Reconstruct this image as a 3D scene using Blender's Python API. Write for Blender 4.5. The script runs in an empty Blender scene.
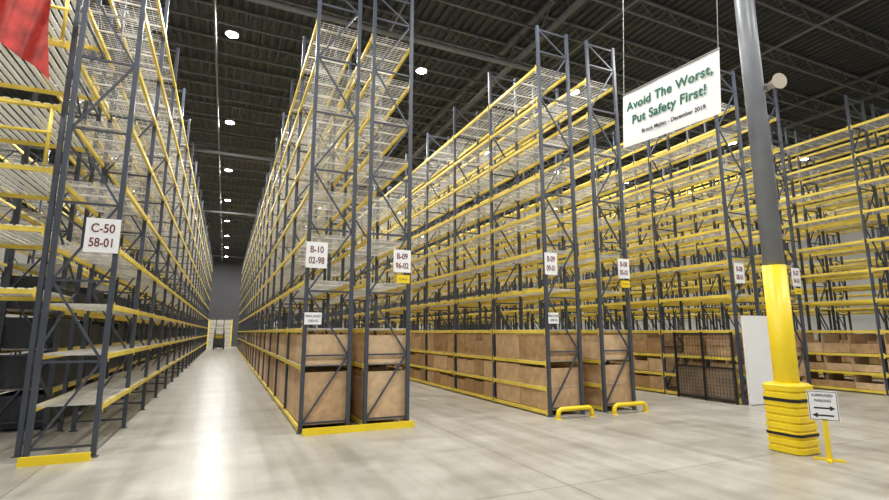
import bpy, math, random
from mathutils import Vector, Matrix
random.seed(7)
scene = bpy.context.scene
COL = scene.collection
try:
    scene.view_settings.view_transform = 'Standard'
except Exception: pass

# ------------------------------------------------------------ materials
def mat(name, col, rough=0.5, metal=0.0, var=0.12, scale=3.0, emit=None, bump=0.0, alpha=1.0):
    m = bpy.data.materials.new(name); m.use_nodes = True
    nt = m.node_tree; b = nt.nodes['Principled BSDF']
    b.inputs['Roughness'].default_value = rough
    b.inputs['Metallic'].default_value = metal
    geo = nt.nodes.new('ShaderNodeNewGeometry')
    n = nt.nodes.new('ShaderNodeTexNoise'); n.inputs['Scale'].default_value = scale
    n.inputs['Detail'].default_value = 4
    nt.links.new(geo.outputs['Position'], n.inputs['Vector'])
    r = nt.nodes.new('ShaderNodeValToRGB')
    r.color_ramp.elements[0].position = 0.3; r.color_ramp.elements[1].position = 0.7
    lo = [max(0, c*(1-var)) for c in col]; hi = [min(1, c*(1+var)) for c in col]
    r.color_ramp.elements[0].color = (*lo, 1); r.color_ramp.elements[1].color = (*hi, 1)
    nt.links.new(n.outputs['Fac'], r.inputs['Fac'])
    nt.links.new(r.outputs['Color'], b.inputs['Base Color'])
    if bump:
        bp = nt.nodes.new('ShaderNodeBump'); bp.inputs['Strength'].default_value = bump
        nt.links.new(n.outputs['Fac'], bp.inputs['Height']); nt.links.new(bp.outputs['Normal'], b.inputs['Normal'])
    if emit:
        b.inputs['Emission Color'].default_value = (*emit[0], 1); b.inputs['Emission Strength'].default_value = emit[1]
    b.inputs['Alpha'].default_value = alpha
    return m

M_POST = mat('slate_blue_steel', (0.056, 0.066, 0.088), 0.45, 0.1)
M_YEL = mat('safety_yellow_paint', (0.78, 0.60, 0.085), 0.42, 0, 0.12)
M_YEL2 = mat('bright_yellow_plastic', (0.86, 0.64, 0.02), 0.4, 0, 0.05)
M_WIRE = mat('galvanised_wire', (0.64, 0.62, 0.57), 0.45, 0.1, .2)
M_SLAT = mat('white_deck_slat', (0.86, 0.86, 0.84), 0.5, 0.0, .04)
M_BOX = [mat('plywood_tan', (0.52, 0.345, 0.195), 0.75, 0, 0.18, 6),
         mat('plywood_brown', (0.43, 0.27, 0.14), 0.75, 0, 0.2, 6),
         mat('plywood_light', (0.62, 0.44, 0.265), 0.75, 0, 0.15, 6)]
M_DARK = mat('dark_tote_plastic', (0.03, 0.034, 0.042), 0.6)
M_WHITE = mat('white_sign', (0.85, 0.86, 0.86), 0.5, 0, 0.02)
M_RTEXT = mat('dark_red_ink', (0.16, 0.02, 0.03), 0.6, 0, 0.02)
M_BTEXT = mat('black_ink', (0.015, 0.015, 0.015), 0.6, 0, 0.02)
M_GTEXT = mat('green_ink', (0.01, 0.14, 0.08), 0.6, 0, 0.02)
M_COLG = mat('grey_column_paint', (0.23, 0.245, 0.27), 0.4, 0, 0.08)
M_RED = mat('red_vinyl', (0.50, 0.04, 0.03), 0.45, 0, 0.35, 5)
M_BLACK = mat('black_strap', (0.01, 0.01, 0.01), 0.6)
M_CEIL = mat('ceiling_deck_paint', (0.026, 0.028, 0.033), 0.7, 0, 0.1)
M_JOIST = mat('joist_paint', (0.085, 0.09, 0.10), 0.6, 0, 0.1)
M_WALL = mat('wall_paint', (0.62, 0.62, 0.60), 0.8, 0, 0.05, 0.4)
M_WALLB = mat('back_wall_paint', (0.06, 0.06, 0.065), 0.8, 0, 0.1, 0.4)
M_DOOR = mat('dock_door_paint', (0.42, 0.40, 0.34), 0.6, 0, 0.05)
M_LAMP = mat('lamp_lens', (1, 1, 1), 0.5, 0, 0, emit=((1, 0.98, 0.94), 30))
M_HOUS = mat('lamp_housing', (0.3, 0.3, 0.3), 0.4, 0.5)
M_BEIGE = mat('beige_plastic', (0.50, 0.45, 0.36), 0.5)
M_MESHP = mat('smoked_panel', (0.24, 0.18, 0.13), 0.35, 0, 0.3, 2)
M_TRUCK = mat('dark_truck_paint', (0.05, 0.05, 0.055), 0.4)

def floor_mat():
    m = bpy.data.materials.new('polished_concrete'); m.use_nodes = True
    nt = m.node_tree; b = nt.nodes['Principled BSDF']; L = nt.links.new
    geo = nt.nodes.new('ShaderNodeNewGeometry')
    n1 = nt.nodes.new('ShaderNodeTexNoise'); n1.inputs['Scale'].default_value = 0.9; n1.inputs['Detail'].default_value = 10; n1.inputs['Roughness'].default_value = .7
    L(geo.outputs['Position'], n1.inputs['Vector'])
    r1 = nt.nodes.new('ShaderNodeValToRGB')
    r1.color_ramp.elements[0].position = .32; r1.color_ramp.elements[1].position = .68
    r1.color_ramp.elements[0].color = (.33, .31, .27, 1); r1.color_ramp.elements[1].color = (.49, .47, .425, 1)
    L(n1.outputs['Fac'], r1.inputs['Fac'])
    last = r1.outputs['Color']
    for sc, rot, amt in (((2.2, 0.10, 1), 0, .9), ((0.22, 1.1, 1), .5, .6)):
        mp = nt.nodes.new('ShaderNodeMapping'); mp.inputs['Scale'].default_value = sc; mp.inputs['Rotation'].default_value = (0, 0, rot)
        L(geo.outputs['Position'], mp.inputs['Vector'])
        n2 = nt.nodes.new('ShaderNodeTexNoise'); n2.inputs['Scale'].default_value = 1.7; n2.inputs['Detail'].default_value = 6
        L(mp.outputs['Vector'], n2.inputs['Vector'])
        r2 = nt.nodes.new('ShaderNodeValToRGB')
        r2.color_ramp.elements[0].position = .36; r2.color_ramp.elements[1].position = .56
        r2.color_ramp.elements[0].color = (.80, .79, .77, 1); r2.color_ramp.elements[1].color = (1, 1, 1, 1)
        L(n2.outputs['Fac'], r2.inputs['Fac'])
        mx = nt.nodes.new('ShaderNodeMixRGB'); mx.blend_type = 'MULTIPLY'; mx.inputs[0].default_value = amt
        L(last, mx.inputs[1]); L(r2.outputs['Color'], mx.inputs[2]); last = mx.outputs[0]
    br = nt.nodes.new('ShaderNodeTexBrick'); br.offset = 0; br.inputs['Scale'].default_value = 1
    br.inputs['Brick Width'].default_value = 6.5; br.inputs['Row Height'].default_value = 6.5
    br.inputs['Mortar Size'].default_value = .012
    br.inputs['Color1'].default_value = br.inputs['Color2'].default_value = (1, 1, 1, 1); br.inputs['Mortar'].default_value = (.6, .58, .55, 1)
    mp3 = nt.nodes.new('ShaderNodeMapping'); mp3.inputs['Location'].default_value = (2.3, 1.0, 0)
    L(geo.outputs['Position'], mp3.inputs['Vector']); L(mp3.outputs['Vector'], br.inputs['Vector'])
    mx2 = nt.nodes.new('ShaderNodeMixRGB'); mx2.blend_type = 'MULTIPLY'; mx2.inputs[0].default_value = 1
    L(last, mx2.inputs[1]); L(br.outputs['Color'], mx2.inputs[2])
    L(mx2.outputs[0], b.inputs['Base Color'])
    rr = nt.nodes.new('ShaderNodeMapRange'); rr.inputs['To Min'].default_value = .22; rr.inputs['To Max'].default_value = .45
    L(n1.outputs['Fac'], rr.inputs['Value']); L(rr.outputs['Result'], b.inputs['Roughness'])
    return m
M_FLOOR = floor_mat()

# ------------------------------------------------------------ mesh builder
class MB:
    def __init__(s): s.v = []; s.f = []; s.m = []; s.mats = []
    def mi(s, m):
        if m not in s.mats: s.mats.append(m)
        return s.mats.index(m)
    def box(s, x0, y0, z0, x1, y1, z1, m):
        k = len(s.v); i = s.mi(m)
        s.v += [(x0,y0,z0),(x1,y0,z0),(x1,y1,z0),(x0,y1,z0),(x0,y0,z1),(x1,y0,z1),(x1,y1,z1),(x0,y1,z1)]
        for q in ((0,3,2,1),(4,5,6,7),(0,1,5,4),(1,2,6,5),(2,3,7,6),(3,0,4,7)):
            s.f.append(tuple(k+a for a in q)); s.m.append(i)
    def tube(s, pts, r, m, n=4, rad=None):
        i = s.mi(m); pts = [Vector(p) for p in pts]; rings = []
        up0 = None
        for j, p in enumerate(pts):
            a = pts[max(0, j-1)]; b = pts[min(len(pts)-1, j+1)]
            d = (b-a).normalized()
            if up0 is None:
                up0 = Vector((0,0,1)) if abs(d.z) < .9 else Vector((0,1,0))
            sx = d.cross(up0).normalized(); sy = sx.cross(d).normalized(); up0 = sy
            rr = rad[j] if rad else r
            k = len(s.v)
            for t in range(n):
                an = 2*math.pi*(t+.5)/n
                s.v.append(tuple(p + sx*rr*math.cos(an) + sy*rr*math.sin(an)))
            rings.append(k)
        for a, b in zip(rings, rings[1:]):
            for t in range(n):
                s.f.append((a+t, a+(t+1)%n, b+(t+1)%n, b+t)); s.m.append(i)
        s.f.append(tuple(rings[0]+t for t in reversed(range(n)))); s.m.append(i)
        s.f.append(tuple(rings[-1]+t for t in range(n))); s.m.append(i)
    def quad(s, ps, m):
        k = len(s.v); s.v += [tuple(p) for p in ps]; s.f.append(tuple(range(k, k+len(ps)))); s.m.append(s.mi(m))
    def mesh(s, name, smooth=False):
        me = bpy.data.meshes.new(name); me.from_pydata(s.v, [], s.f); me.update()
        for m in s.mats: me.materials.append(m)
        me.polygons.foreach_set('material_index', s.m)
        if smooth: me.polygons.foreach_set('use_smooth', [len(f) == 4 for f in s.f])
        return me
    def obj(s, name, parent=None, loc=(0,0,0), smooth=False):
        return place(s.mesh(name, smooth), name, parent, loc)

def place(me, name, parent=None, loc=(0,0,0), rot=(0,0,0)):
    o = bpy.data.objects.new(name, me); COL.objects.link(o)
    o.location = loc; o.rotation_euler = rot
    if parent: o.parent = parent
    return o
def empty(name, loc=(0,0,0), rot=(0,0,0)):
    return place(None, name, None, loc, rot)

def text(body, size, m, parent, loc, sx=1.0, name='lettering', bold=0.0, gap=1.0):
    c = bpy.data.curves.new(name, 'FONT'); c.body = body; c.size = size
    c.align_x = 'CENTER'; c.align_y = 'CENTER'; c.offset = bold; c.extrude = 0.002; c.space_character = gap
    t = bpy.data.objects.new(name, c); COL.objects.link(t)
    dg = bpy.context.evaluated_depsgraph_get()
    me = bpy.data.meshes.new_from_object(t.evaluated_get(dg))
    bpy.data.objects.remove(t); bpy.data.curves.remove(c)
    me.materials.clear(); me.materials.append(m)
    o = place(me, name, parent, loc); o.scale = (sx, 1, 1)
    return o

# ------------------------------------------------------------ rack parts
PITCH = 2.6; HT = 10.0
def frame_mesh(depth, ht=HT):
    b = MB(); w = .076
    for x0 in (0, depth-w):
        b.box(x0, 0, 0.01, x0+w, .012, ht, M_POST)
        b.box(x0, .012, 0.01, x0+.012, .07, ht, M_POST)
        b.box(x0+w-.012, .012, 0.01, x0+w, .07, ht, M_POST)
        b.box(x0-.03, -.03, 0, x0+w+.03, .11, .012, M_POST)
    z = .18; flip = False
    xs = (w*.9, depth-w*.9)
    b.box(w, .02, z-.018, depth-w, .055, z+.018, M_POST)
    while z < ht-.3:
        z2 = min(z+1.3, ht-.1)
        b.box(w, .02, z2-.018, depth-w, .055, z2+.018, M_POST)
        a, c = (xs if not flip else xs[::-1])
        b.tube([(a, .04, z), (c, .04, z2)], .024, M_POST)
        flip = not flip; z = z2
    return b.mesh('upright_frame')

def beams_mesh(depth, levels, deck=True, slat=False, pitch=PITCH, bh=.082, xsp=.08):
    b = MB()
    for lv in levels:
        for x0 in (-.012, depth-.038):
            b.box(x0, .072, lv-bh, x0+.05, pitch-.003, lv, M_YEL)
        for y0 in (.072, pitch-.04):
            b.box(-.018, y0, lv-bh-.05, -.010, y0+.035, lv+.04, M_YEL)
            b.box(depth+.010, y0, lv-bh-.05, depth+.018, y0+.035, lv+.04, M_YEL)
        if slat:
            y = .1
            while y < pitch-.1:
                b.box(.0, y, lv, depth, y+.085, lv+.02, M_SLAT); y += .14
        elif deck and lv > .3:
            y = .09
            while y < pitch-.03:
                b.box(-.01, y, lv+.002, depth+.01, y+.007, lv+.009, M_WIRE); y += xsp
            x = .03
            while x < depth:
                b.box(x, .085, lv-.005, x+.007, pitch-.01, lv+.002, M_WIRE); x += .12
            for k in range(4):
                yy = .3 + k*(pitch-.64)/3
                b.box(.04, yy, lv-.03, depth-.04, yy+.04, lv-.005, M_WIRE)
    return b.mesh('beams_and_wire_decks')

cache = {}
def rack(name, x0, y0, depth, n, levels, slat=False, rot=0.0, deck=True):
    key = (round(depth,3),)
    if key not in cache: cache[key] = frame_mesh(depth)
    fm = cache[key]
    k2 = (round(depth,3), tuple(levels), slat, deck)
    if k2 not in cache: cache[k2] = beams_mesh(depth, levels, deck, slat)
    bm = cache[k2]
    e = empty(name, (x0, y0, 0), (0, 0, rot))
    for i in range(n+1):
        place(fm, 'upright_frame', e, (0, i*PITCH, 0))
        if i < n: place(bm, 'beams_and_decks', e, (0, i*PITCH, 0))
    return e

def bins(name, x0, y0, depth, n, tiers, per=3, fill=1.0, skip=0, openf=None, mats=None, first=None):
    b = MB(); t = .02
    for i in range(skip, n):
        tt = first if (first and i == skip) else tiers
        pp = 2 if (first and i == skip) else per
        for (za, zb) in tt:
            wj = (PITCH-.14)/pp
            for j in range(pp):
                if random.random() > fill: continue
                m = random.choice(mats or M_BOX)
                ya = y0+i*PITCH+.10+j*wj; yb = ya+wj-.02
                xa, xb = x0+.05, x0+depth-.05
                h = zb-za
                top = zb - random.uniform(0, .05)*h
                ff = openf if openf else random.choice([1, 1, .9, .8, .7])
                if tt is first: ff = 1
                fz = za+(top-za)*ff
                b.box(xa, ya, za, xb, yb, za+t, m)
                b.box(xa, ya+t, za+t, xa+t, yb-t, fz, m)
                b.box(xb-t, ya+t, za+t, xb, yb-t, fz, m)
                b.box(xa, ya, za+t, xb, ya+t, top, m)
                b.box(xa, yb-t, za+t, xb, yb, top, m)
    return b.obj(name)

UP = [3.0, 3.97, 4.93, 5.9, 6.87, 7.84, 8.85]
LV_C = [.8, 1.6, 2.4, 3.35, 4.45, 5.55, 6.65, 7.75, 8.85]
LV_B = [.12, 1.28, 2.02] + UP
LV_A = [.12, .66, 1.25, 2.0] + UP
LV_P = [2.65, 3.7, 4.75, 5.9, 7.1, 8.3]

rack('pallet_rack', -2.66, 9.7, .93, 20, LV_C)
rack('pallet_rack', -4.15, 12.7, 1.0, 19, LV_C)
rack('pallet_rack', -2.9-PITCH*3, 12.5, 2.3, 3, LV_P, slat=True, rot=-math.pi/2)
rack('pallet_rack', -8.6, 12.9, 1.0, 19, LV_C)
rack('pallet_rack', 1.44, 10.25, 1.0, 20, LV_B)
rack('pallet_rack', 2.72, 10.25, 1.0, 20, LV_B)
rack('pallet_rack', 7.04, 9.85, 1.02, 20, LV_A)
rack('pallet_rack', 8.68, 9.85, 1.02, 20, LV_A)
rack('pallet_rack', 13.0, 9.3, 1.05, 20, LV_A)
rack('pallet_rack', 15.0, 9.3, 1.05, 20, LV_A)
rack('pallet_rack', 19.0, 3.6, 1.05, 22, LV_A)
rack('pallet_rack', 20.6, 3.6, 1.05, 22, LV_A)
rack('pallet_rack', 25.2, 3.6, 1.05, 22, LV_A)
rack('pallet_rack', 26.8, 3.6, 1.05, 22, LV_A)
rack('pallet_rack', 31.4, 3.6, 1.05, 22, LV_A)

FB = [(.13, 1.17), (1.30, 1.90)]
bins('storage_bins', 1.44, 10.25, 1.0, 20, FB, per=3, fill=.95, first=FB)
bins('storage_bins', 2.72, 10.25, 1.0, 20, FB, per=3, first=FB)
T3 = [(.13, .54), (.68, 1.14), (1.27, 1.90)]
F2 = [(.13, 1.14), (1.27, 1.90)]
bins('storage_bins', 7.04, 9.85, 1.02, 20, T3, per=4, first=F2)
bins('storage_bins', 8.68, 9.85, 1.02, 20, T3, per=4, first=F2)
bins('storage_bins', 13.0, 9.3, 1.05, 20, T3, per=4, skip=1)
bins('storage_bins', 15.0, 9.3, 1.05, 20, T3, per=4, openf=.55)
bins('storage_bins', 19.0, 3.6, 1.05, 22, T3, per=3, openf=.5)
bins('storage_bins', 25.2, 3.6, 1.05, 22, T3, per=3, openf=.5)
bins('dark_storage_totes', -4.15, 12.7, 1.0, 19, [(.05, .7), (.82, 1.5), (1.62, 2.25), (2.42, 3.1)], per=2, mats=[M_DARK])

# ------------------------------------------------------------ rack row signs
def rack_sign(x, y, z, w, h, l1, l2, tag=False):
    b = MB(); b.box(-w/2, -h/2, -.012, w/2, h/2, 0, M_WHITE)
    o = b.obj('aisle_number_sign', None, (x, y, z)); o.rotation_euler = (math.pi/2, 0, 0)
    text(l1, h*.36, M_RTEXT, o, (0, h*.2, .002), min(1, w/(h*.36*2.9)), bold=.003)
    text(l2, h*.36, M_RTEXT, o, (0, -h*.22, .002), min(1, w/(h*.36*3.1)), bold=.003)
    if tag:
        t = MB(); t.box(-w*.3, -h*.5-.24, -.012, w*.45, -h*.5-.06, 0, M_YEL2); t.obj('yellow_tag', o)
        text('C A U', .07, M_BTEXT, o, (w*.07, -h*.5-.15, .002))
rack_sign(-1.97, 9.66, 3.54, .49, .58, 'C-50', '58-01')
rack_sign(1.64, 10.21, 3.52, .43, .54, 'B-10', '02-98')
rack_sign(3.50, 10.21, 3.50, .40, .50, 'B-09', '96-02', True)
rack_sign(7.20, 9.81, 3.60, .36, .54, 'B-09', '09-01')
rack_sign(9.52, 9.81, 3.60, .38, .52, 'B-08', '05-01', True)
rack_sign(13.28, 9.26, 3.6, .40, .56, 'B-08', '08-01')
rack_sign(15.85, 9.26, 3.6, .40, .56, 'B-07', '04-01', True)
def label(x, y, z, w, h):
    b = MB(); b.box(-w/2, -h/2, -.01, w/2, h/2, 0, M_WHITE)
    o = b.obj('load_capacity_label', None, (x, y, z)); o.rotation_euler = (math.pi/2, 0, 0)
    text('MAX LOAD', h*.3, M_BTEXT, o, (0, h*.2, .002), .8); text('1200 KG', h*.3, M_BTEXT, o, (0, -h*.2, .002), .8)
label(1.62, 10.21, 2.22, .34, .24)
label(7.22, 9.81, 2.28, .30, .26)

# ------------------------------------------------------------ end guards
def base_guard(x0, x1, y):
    b = MB()
    b.box(x0, y, 0, x1, y+.012, .13, M_YEL2)
    b.box(x0, y+.012, 0, x1, y+.16, .012, M_YEL2)
    b.box(x0, y+.012, .118, x1, y+.05, .13, M_YEL2)
    for x in (x0, x1-.012): b.quad([(x,y,.13),(x,y+.16,.012),(x,y+.012,.012)], M_YEL2)
    k = x0+.15
    while k < x1:
        b.tube([(k, y+.1, .012), (k, y+.1, .03)], .02, M_POST, 6); k += .5
    b.obj('rack_base_guard')
base_guard(-2.64, -1.75, 9.44)
base_guard(1.48, 3.74, 9.98)
def hoop(x0, x1, y):
    b = MB(); pts = []
    r = .11; h = .21
    pts.append((x0, y, 0)); 
    for k in range(6):
        a = math.pi - k*math.pi/10
        pts.append((x0+r+r*math.cos(a), y, h-r+r*math.sin(a)))
    for k in range(6):
        a = math.pi/2 - k*math.pi/10
        pts.append((x1-r+r*math.cos(a), y, h-r+r*math.sin(a)))
    pts.append((x1, y, 0))
    b.tube(pts, .052, M_YEL2, 12)
    for x in (x0, x1): b.box(x-.08, y-.08, 0, x+.08, y+.08, .012, M_YEL2)
    b.obj('hoop_bumper_guard', smooth=True)
hoop(7.06, 8.02, 9.55); hoop(8.70, 9.70, 9.55)

# ------------------------------------------------------------ cage and white board
b = MB()
xa = 12.86
for y in (9.4, 10.35, 11.3): b.box(xa-.03, y-.025, 0, xa+.03, y+.025, 1.95, M_BLACK)
for z in (.08, .95, 1.9): b.box(xa-.025, 9.4, z-.025, xa+.025, 11.3, z+.025, M_BLACK)
y = 9.47
while y < 11.28:
    b.box(xa-.003, y, .1, xa+.003, y+.006, 1.9, M_BLACK); y += .1
z = .15
while z < 1.9:
    b.box(xa-.003, 9.42, z, xa+.003, 11.28, z+.006, M_BLACK); z += .1
b.box(xa+.02, 9.43, .1, xa+.03, 10.33, .93, M_MESHP)
b.box(xa+.02, 10.37, .1, xa+.03, 11.28, .93, M_MESHP)
b.box(xa+.25, 9.6, 1.27, xa+.9, 10.4, 1.8, M_BOX[0]); b.box(xa+.25, 10.5, 1.27, xa+.9, 11.2, 1.85, M_BOX[1])
b.obj('wire_mesh_cage_panel')
b = MB(); b.box(13.06, 9.14, .02, 14.22, 9.17, 2.40, M_WHITE)
for x in (13.06, 14.19): b.box(x, 9.17, 0, x+.03, 9.21, 2.40, M_SLAT)
b.obj('white_end_panel')

# ------------------------------------------------------------ column
CX, CY = 8.76, 5.47
col = empty('steel_column', (CX, CY, 0))
b = MB(); b.tube([(0,0,3.1),(0,0,12.0)], .165, M_COLG, 32); b.obj('shaft', col, smooth=True)
b = MB(); b.tube([(0,0,0),(0,0,3.1)], .185, M_YEL2, 32); b.obj('yellow_sleeve', col, smooth=True)
b = MB(); b.box(-.14, -.14, 12.0, .14, .14, 12.02, M_COLG); b.obj('cap_plate', col)
def rsq(h, r, seg=6):
    out = []
    for q, (sx, sy) in enumerate(((1,1),(-1,1),(-1,-1),(1,-1))):
        for k in range(seg+1):
            a = q*math.pi/2 + k*math.pi/2/seg
            out.append((sx*(h-r)+r*math.cos(a), sy*(h-r)+r*math.sin(a)))
    return out
def loft(b, prof, m, r=.11):
    rings = []
    for z, h in prof:
        k = len(b.v); pts = rsq(h, r)
        b.v += [(x, y, z) for x, y in pts]; rings.append((k, len(pts)))
    i = b.mi(m)
    for (a, n), (c, _) in zip(rings, rings[1:]):
        for t in range(n):
            b.f.append((a+t, a+(t+1)%n, c+(t+1)%n, c+t)); b.m.append(i)
    b.f.append(tuple(rings[-1][0]+t for t in range(rings[-1][1]))); b.m.append(i)
b = MB(); prof = []
for k in range(9):
    z0 = k*.122
    prof += [(z0, .262), (z0+.018, .287), (z0+.095, .287), (z0+.112, .262)]
prof += [(1.105, .25), (1.115, .2)]
loft(b, prof, M_YEL2)
for zc in (.30, .84): 
    loft(b, [(zc-.022, .282), (zc-.022, .294), (zc+.022, .294), (zc+.022, .282)], M_BLACK, .116)
b.obj('column_impact_guard', None, (CX, CY, 0))

b = MB()
b.tube([(0,0,0),(.08,0,0),(.16,0,0),(.24,0,0),(.30,0,0),(.31,0,0)], .1, M_BEIGE, 20, rad=[.06,.065,.075,.10,.14,.145])
b.tube([(-.10,0,0),(0,0,0)], .07, M_BEIGE, 16)
b.tube([(-.05,0,-.03),(-.14,.0,-.12)], .02, M_HOUS, 6)
o = b.obj('horn_loudspeaker', col, (.19, -.12, 6.45), smooth=True); o.rotation_euler = (0, .1, -1.9)

# ------------------------------------------------------------ sign on post
az = math.radians(-60)
sp = empty('aisle_direction_sign', (8.64, 4.88, 0), (0, 0, az))
b = MB()
b.box(-.035, -.03, .03, .035, .03, .62, M_YEL2); b.box(-.03, .0, .6, .03, .02, 1.02, M_YEL2)
b.box(-.2, -.03, 0, .2, .03, .03, M_YEL2); b.box(-.03, -.2, 0, .03, -.03, .03, M_YEL2); b.box(-.03, .03, 0, .03, .2, .03, M_YEL2)
b.obj('post_and_foot', sp)
b = MB(); b.box(-.19, -.03, .59, .19, -.018, 1.04, M_WHITE)
b.box(-.18, -.032, .60, .18, -.030, .608, M_BTEXT); b.box(-.18, -.032, 1.022, .18, -.030, 1.03, M_BTEXT)
b.box(-.18, -.032, .60, -.172, -.030, 1.03, M_BTEXT); b.box(.172, -.032, .60, .18, -.030, 1.03, M_BTEXT)
for zc, s in ((.78, 1), (.67, -1)):
    b.box(-.12, -.032, zc-.012, .12, -.030, zc+.012, M_BTEXT)
    q = [(s*.15, -.0315, zc), (s*.08, -.0315, zc+.04), (s*.08, -.0315, zc-.04)]
    b.quad(q if s < 0 else q[::-1], M_BTEXT)
b.obj('sign_plate', sp)
te = place(None, 'sign_lettering', sp, (0, -.034, 0), (math.pi/2, 0, 0))
text('SUPERVISED', .056, M_BTEXT, te, (0, .97, 0), .9); text('PARKING', .056, M_BTEXT, te, (0, .89, 0), .9)

# ------------------------------------------------------------ banner
W, H = 2.38, 1.22
b = MB(); nx, nz = 24, 10
for j in range(nz+1):
    for i in range(nx+1):
        u = i/nx; v = j/nz
        b.v.append(((u-.5)*W, (v-.5)*H - .015*math.sin(u*math.pi), .007*math.sin(u*11+v*2)*(1-v*.6)))
for j in range(nz):
    for i in range(nx):
        a = j*(nx+1)+i; b.f.append((a, a+1, a+nx+2, a+nx+1)); b.m.append(b.mi(M_WHITE))
ban = b.obj('safety_banner', smooth=True)
R = Matrix(((0,0,-1),(-1,0,0),(0,1,0))).to_4x4()
ban.matrix_world = Matrix.Translation((7.9, 6.70, 6.53)) @ R @ Matrix.Rotation(math.radians(-4.2), 4, 'Z')
text('Avoid The Worst,', .275, M_GTEXT, ban, (0, .28, .012), .98, bold=.006, gap=1.06)
text('Put Safety First!', .275, M_GTEXT, ban, (0, -.06, .012), .98, bold=.006, gap=1.06)
text('Brook Mabes - December 2019', .12, M_BTEXT, ban, (.12, -.38, .012), 1.0, bold=.001)
b = MB()
for sx in (-1, 1):
    b.tube([(sx*W*.49, H*.49, 0), (sx*(W*.49), H*.49+5.0, 0)], .008, M_HOUS, 5)
b.tube([(-W/2, H/2, 0), (W/2, H/2, 0)], .018, M_HOUS, 8)
b.obj('hanging_cables', ban)

# red banner top-left
b = MB(); TL, TR, BR, BL = map(Vector, ((-4.9, 9.3, 8.6), (-3.05, 9.35, 7.9), (-2.90, 9.4, 6.0), (-4.4, 9.35, 7.15)))
n = 18
for j in range(n+1):
    for i in range(n+1):
        u, v = i/n, j/n
        p = (TL*(1-u)+TR*u)*(1-v)+(BL*(1-u)+BR*u)*v
        p += Vector((0, .06*math.sin(u*20+v*6), .03*math.sin(u*9)))
        b.v.append(tuple(p))
for j in range(n):
    for i in range(n):
        a = j*(n+1)+i; b.f.append((a, a+n+1, a+n+2, a+1)); b.m.append(b.mi(M_RED))
b.obj('red_vinyl_banner', smooth=True)

# yellow handrail in front of the raised decks at far left
b = MB()
for z in (5.35, 5.8):
    b.tube([(-10.5, 10.1, z), (-2.95, 10.1, z)], .03, M_YEL, 8)
    b.tube([(-10.5, 10.1, z+2.35), (-2.95, 10.1, z+2.35)], .03, M_YEL, 8)
for x in (-10.4, -8.5, -6.6, -4.8, -3.0):
    b.tube([(x, 10.1, 4.77), (x, 10.1, 5.8)], .028, M_YEL, 8)
    b.tube([(x, 10.1, 7.12), (x, 10.1, 8.15)], .028, M_YEL, 8)
b.obj('deck_guard_rail', smooth=True)

# parked reach truck at the far end of the aisle
rt = empty('reach_truck', (-.5, 62.5, 0))
b = MB()
b.box(-.6, .2, .18, .6, 1.7, 1.25, M_TRUCK); b.box(-.6, 1.0, 1.25, .6, 1.7, 1.7, M_YEL2); b.obj('body', rt)
b = MB()
for x in (-.45, .37): b.box(x, -.1, .1, x+.08, .1, 3.6, M_TRUCK)
for z in (.5, 1.6, 2.6, 3.5): b.box(-.37, -.05, z, .37, .05, z+.08, M_TRUCK)
b.obj('mast', rt)
b = MB()
for x in (-.3, .2): b.box(x, -1.2, .12, x+.1, -.1, .17, M_TRUCK); b.box(x, -.14, .17, x+.1, -.1, .7, M_TRUCK)
b.obj('forks', rt)
b = MB()
for x in (-.55, .47):
    for y in (.3, 1.2): b.box(x, y, 2.1, x+.06, y+.06, 2.15, M_TRUCK); b.box(x, y, 1.25, x+.06, y+.06, 2.1, M_TRUCK)
b.box(-.58, .25, 2.15, .58, 1.35, 2.2, M_TRUCK); b.obj('overhead_guard', rt)
b = MB()
for x in (-.6, .45):
    for y in (.1, 1.3): b.tube([(x, y+.2, .18), (x+.15, y+.2, .18)], .18, M_BLACK, 16)
b.obj('wheels', rt)

# ------------------------------------------------------------ shell
X0, X1, Y0, Y1, ZC = -16, 42, -6, 74, 12.3
b = MB(); b.box(X0, Y0, -.1, X1, Y1, 0, M_FLOOR); b.obj('floor')
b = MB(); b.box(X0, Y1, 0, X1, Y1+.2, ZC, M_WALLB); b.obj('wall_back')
k = 0
for x in (-11, -6, -1.9, 4.2, 10, 16, 22, 28):
    b = MB()
    for j in range(6): b.box(x, Y1-.10, .02+j*.6, x+2.7, Y1-.04, .58+j*.6, M_DOOR)
    b.box(x-.15, Y1-.14, 0, x, Y1-.02, 3.8, M_YEL); b.box(x+2.7, Y1-.14, 0, x+2.85, Y1-.02, 3.8, M_YEL)
    b.box(x-.15, Y1-.14, 3.62, x+2.85, Y1-.02, 3.8, M_JOIST)
    k += 1; b.obj('door_%d' % k)
b = MB(); b.box(X0-.2, Y0, 0, X0, Y1, ZC, M_WALL); b.obj('wall_left')
b = MB(); b.box(X1, Y0, 0, X1+.2, Y1, ZC, M_WALL); b.obj('wall_right')
b = MB(); i = b.mi(M_CEIL); x = X0; prof = []
while x < X1:
    prof += [(x, ZC), (x+.12, ZC), (x+.16, ZC+.08), (x+.26, ZC+.08)]; x += .3
prof.append((x, ZC))
for (xx, zz) in prof: b.v += [(xx, Y0, zz), (xx, Y1, zz)]
for k in range(len(prof)-1):
    b.f.append((2*k, 2*k+1, 2*k+3, 2*k+2)); b.m.append(i)
b.obj('ceiling')
b = MB(); L = X1-X0-.4
b.box(0, -.05, -.06, L, .05, 0, M_JOIST); b.box(0, -.04, -.62, L, .04, -.56, M_JOIST)
x = 0; up = False
while x < L-.6:
    b.tube([(x, 0, -.59 if not up else -.05), (x+.6, 0, -.05 if not up else -.59)], .018, M_JOIST); up = not up; x += .6
jm = b.mesh('open_web_joist')
je = empty('roof_joists', (X0+.2, 0, ZC-.01))
y = Y0+1
while y < Y1-1:
    place(jm, 'joist', je, (0, y, 0)); y += 1.9
b = MB(); L = Y1-Y0-.6
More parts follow.
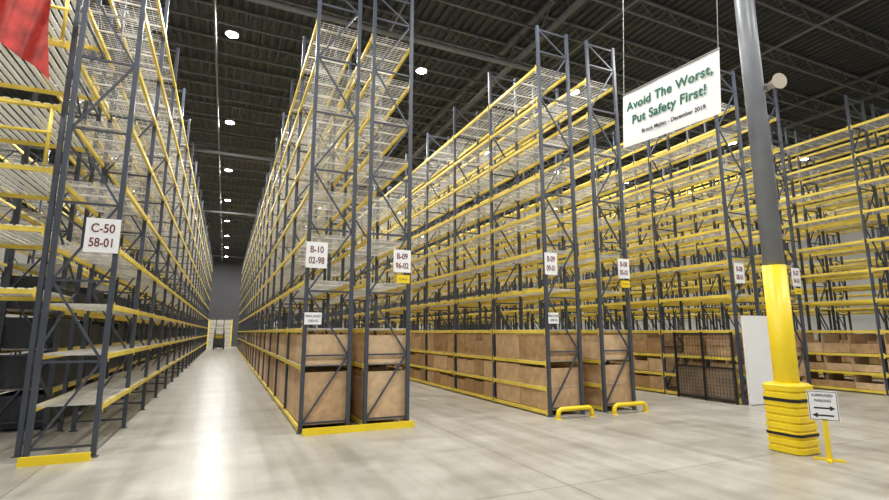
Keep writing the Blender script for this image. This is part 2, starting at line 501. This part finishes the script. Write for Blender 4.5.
b.box(-.1, 0, -.1, .1, L, 0, M_JOIST); b.box(-.09, 0, -1.0, .09, L, -.9, M_JOIST)
y = 0; up = False
while y < L-1:
    b.tube([(0, y, -.95 if not up else -.05), (0, y+1, -.05 if not up else -.95)], .03, M_JOIST); up = not up; y += 1
gm = b.mesh('girder')
ge = empty('roof_girders', (0, Y0+.3, ZC-.03))
for x in (-4.0, 8.72, 23.2, 36): place(gm, 'girder', ge, (x, 0, 0))
M_PIPE = mat('pipe_paint', (0.13, 0.135, 0.145), 0.5, 0, 0.1)
b = MB()
for x in (-.9, 4.2, 10.3, 16.4): b.tube([(x, Y0+.5, ZC-.85), (x, Y1-.5, ZC-.85)], .035, M_PIPE, 8)
for y in (13.5, 27, 41): b.tube([(X0+.5, y, ZC-1.15), (X1-.5, y, ZC-1.15)], .08, M_PIPE, 8)
b.obj('sprinkler_pipes')

b = MB(); b.quad([(3.66,2.95,.003),(3.74,2.95,.003),(4.05,3.75,.003),(3.97,3.75,.003)], M_WHITE); b.obj('floor_marking_tape')

# ------------------------------------------------------------ high-bay lamps
b = MB(); b.tube([(0,0,.0),(0,0,.06),(0,0,.12),(0,0,.2)], .2, M_HOUS, 20, rad=[.22,.21,.13,.1])
b.tube([(0,0,.2),(0,0,.65)], .012, M_HOUS, 5)
b.tube([(0,0,-.012),(0,0,-.002)], .19, M_LAMP, 20)
hm = b.mesh('high_bay_fixture')
ld = bpy.data.lights.new('high_bay_light', 'AREA'); ld.shape = 'DISK'; ld.size = .38; ld.energy = 440; ld.color = (1, .98, .94)
def lamp(x, y):
    o = place(hm, 'high_bay_lamp', None, (x, y, 11.6))
    place(ld, 'lamp_light', o, (0, 0, -.03))
for x, ys in ((-6.4, 1.5), (-.42, 1.3), (6.1, .9), (12.4, -.1), (18, 1.0), (23.4, 1.0), (29.4, 1.0)):
    y = ys
    while y < 70:
        if not (x > 15 and 3 < y < 14): lamp(x, y)
        y += 7.5

w = bpy.data.worlds.new('World'); scene.world = w; w.use_nodes = True
bg = w.node_tree.nodes['Background']; bg.inputs[0].default_value = (1, .98, .95, 1); bg.inputs[1].default_value = .32

# ------------------------------------------------------------ camera
cd = bpy.data.cameras.new('Camera'); cam = bpy.data.objects.new('Camera', cd); COL.objects.link(cam)
cd.sensor_width = 36; cd.lens = 490/889*36; cd.clip_end = 300
cam.location = (0, 0, 1.95); cam.rotation_euler = (math.radians(99.5), 0, math.radians(-23.9))
scene.camera = cam
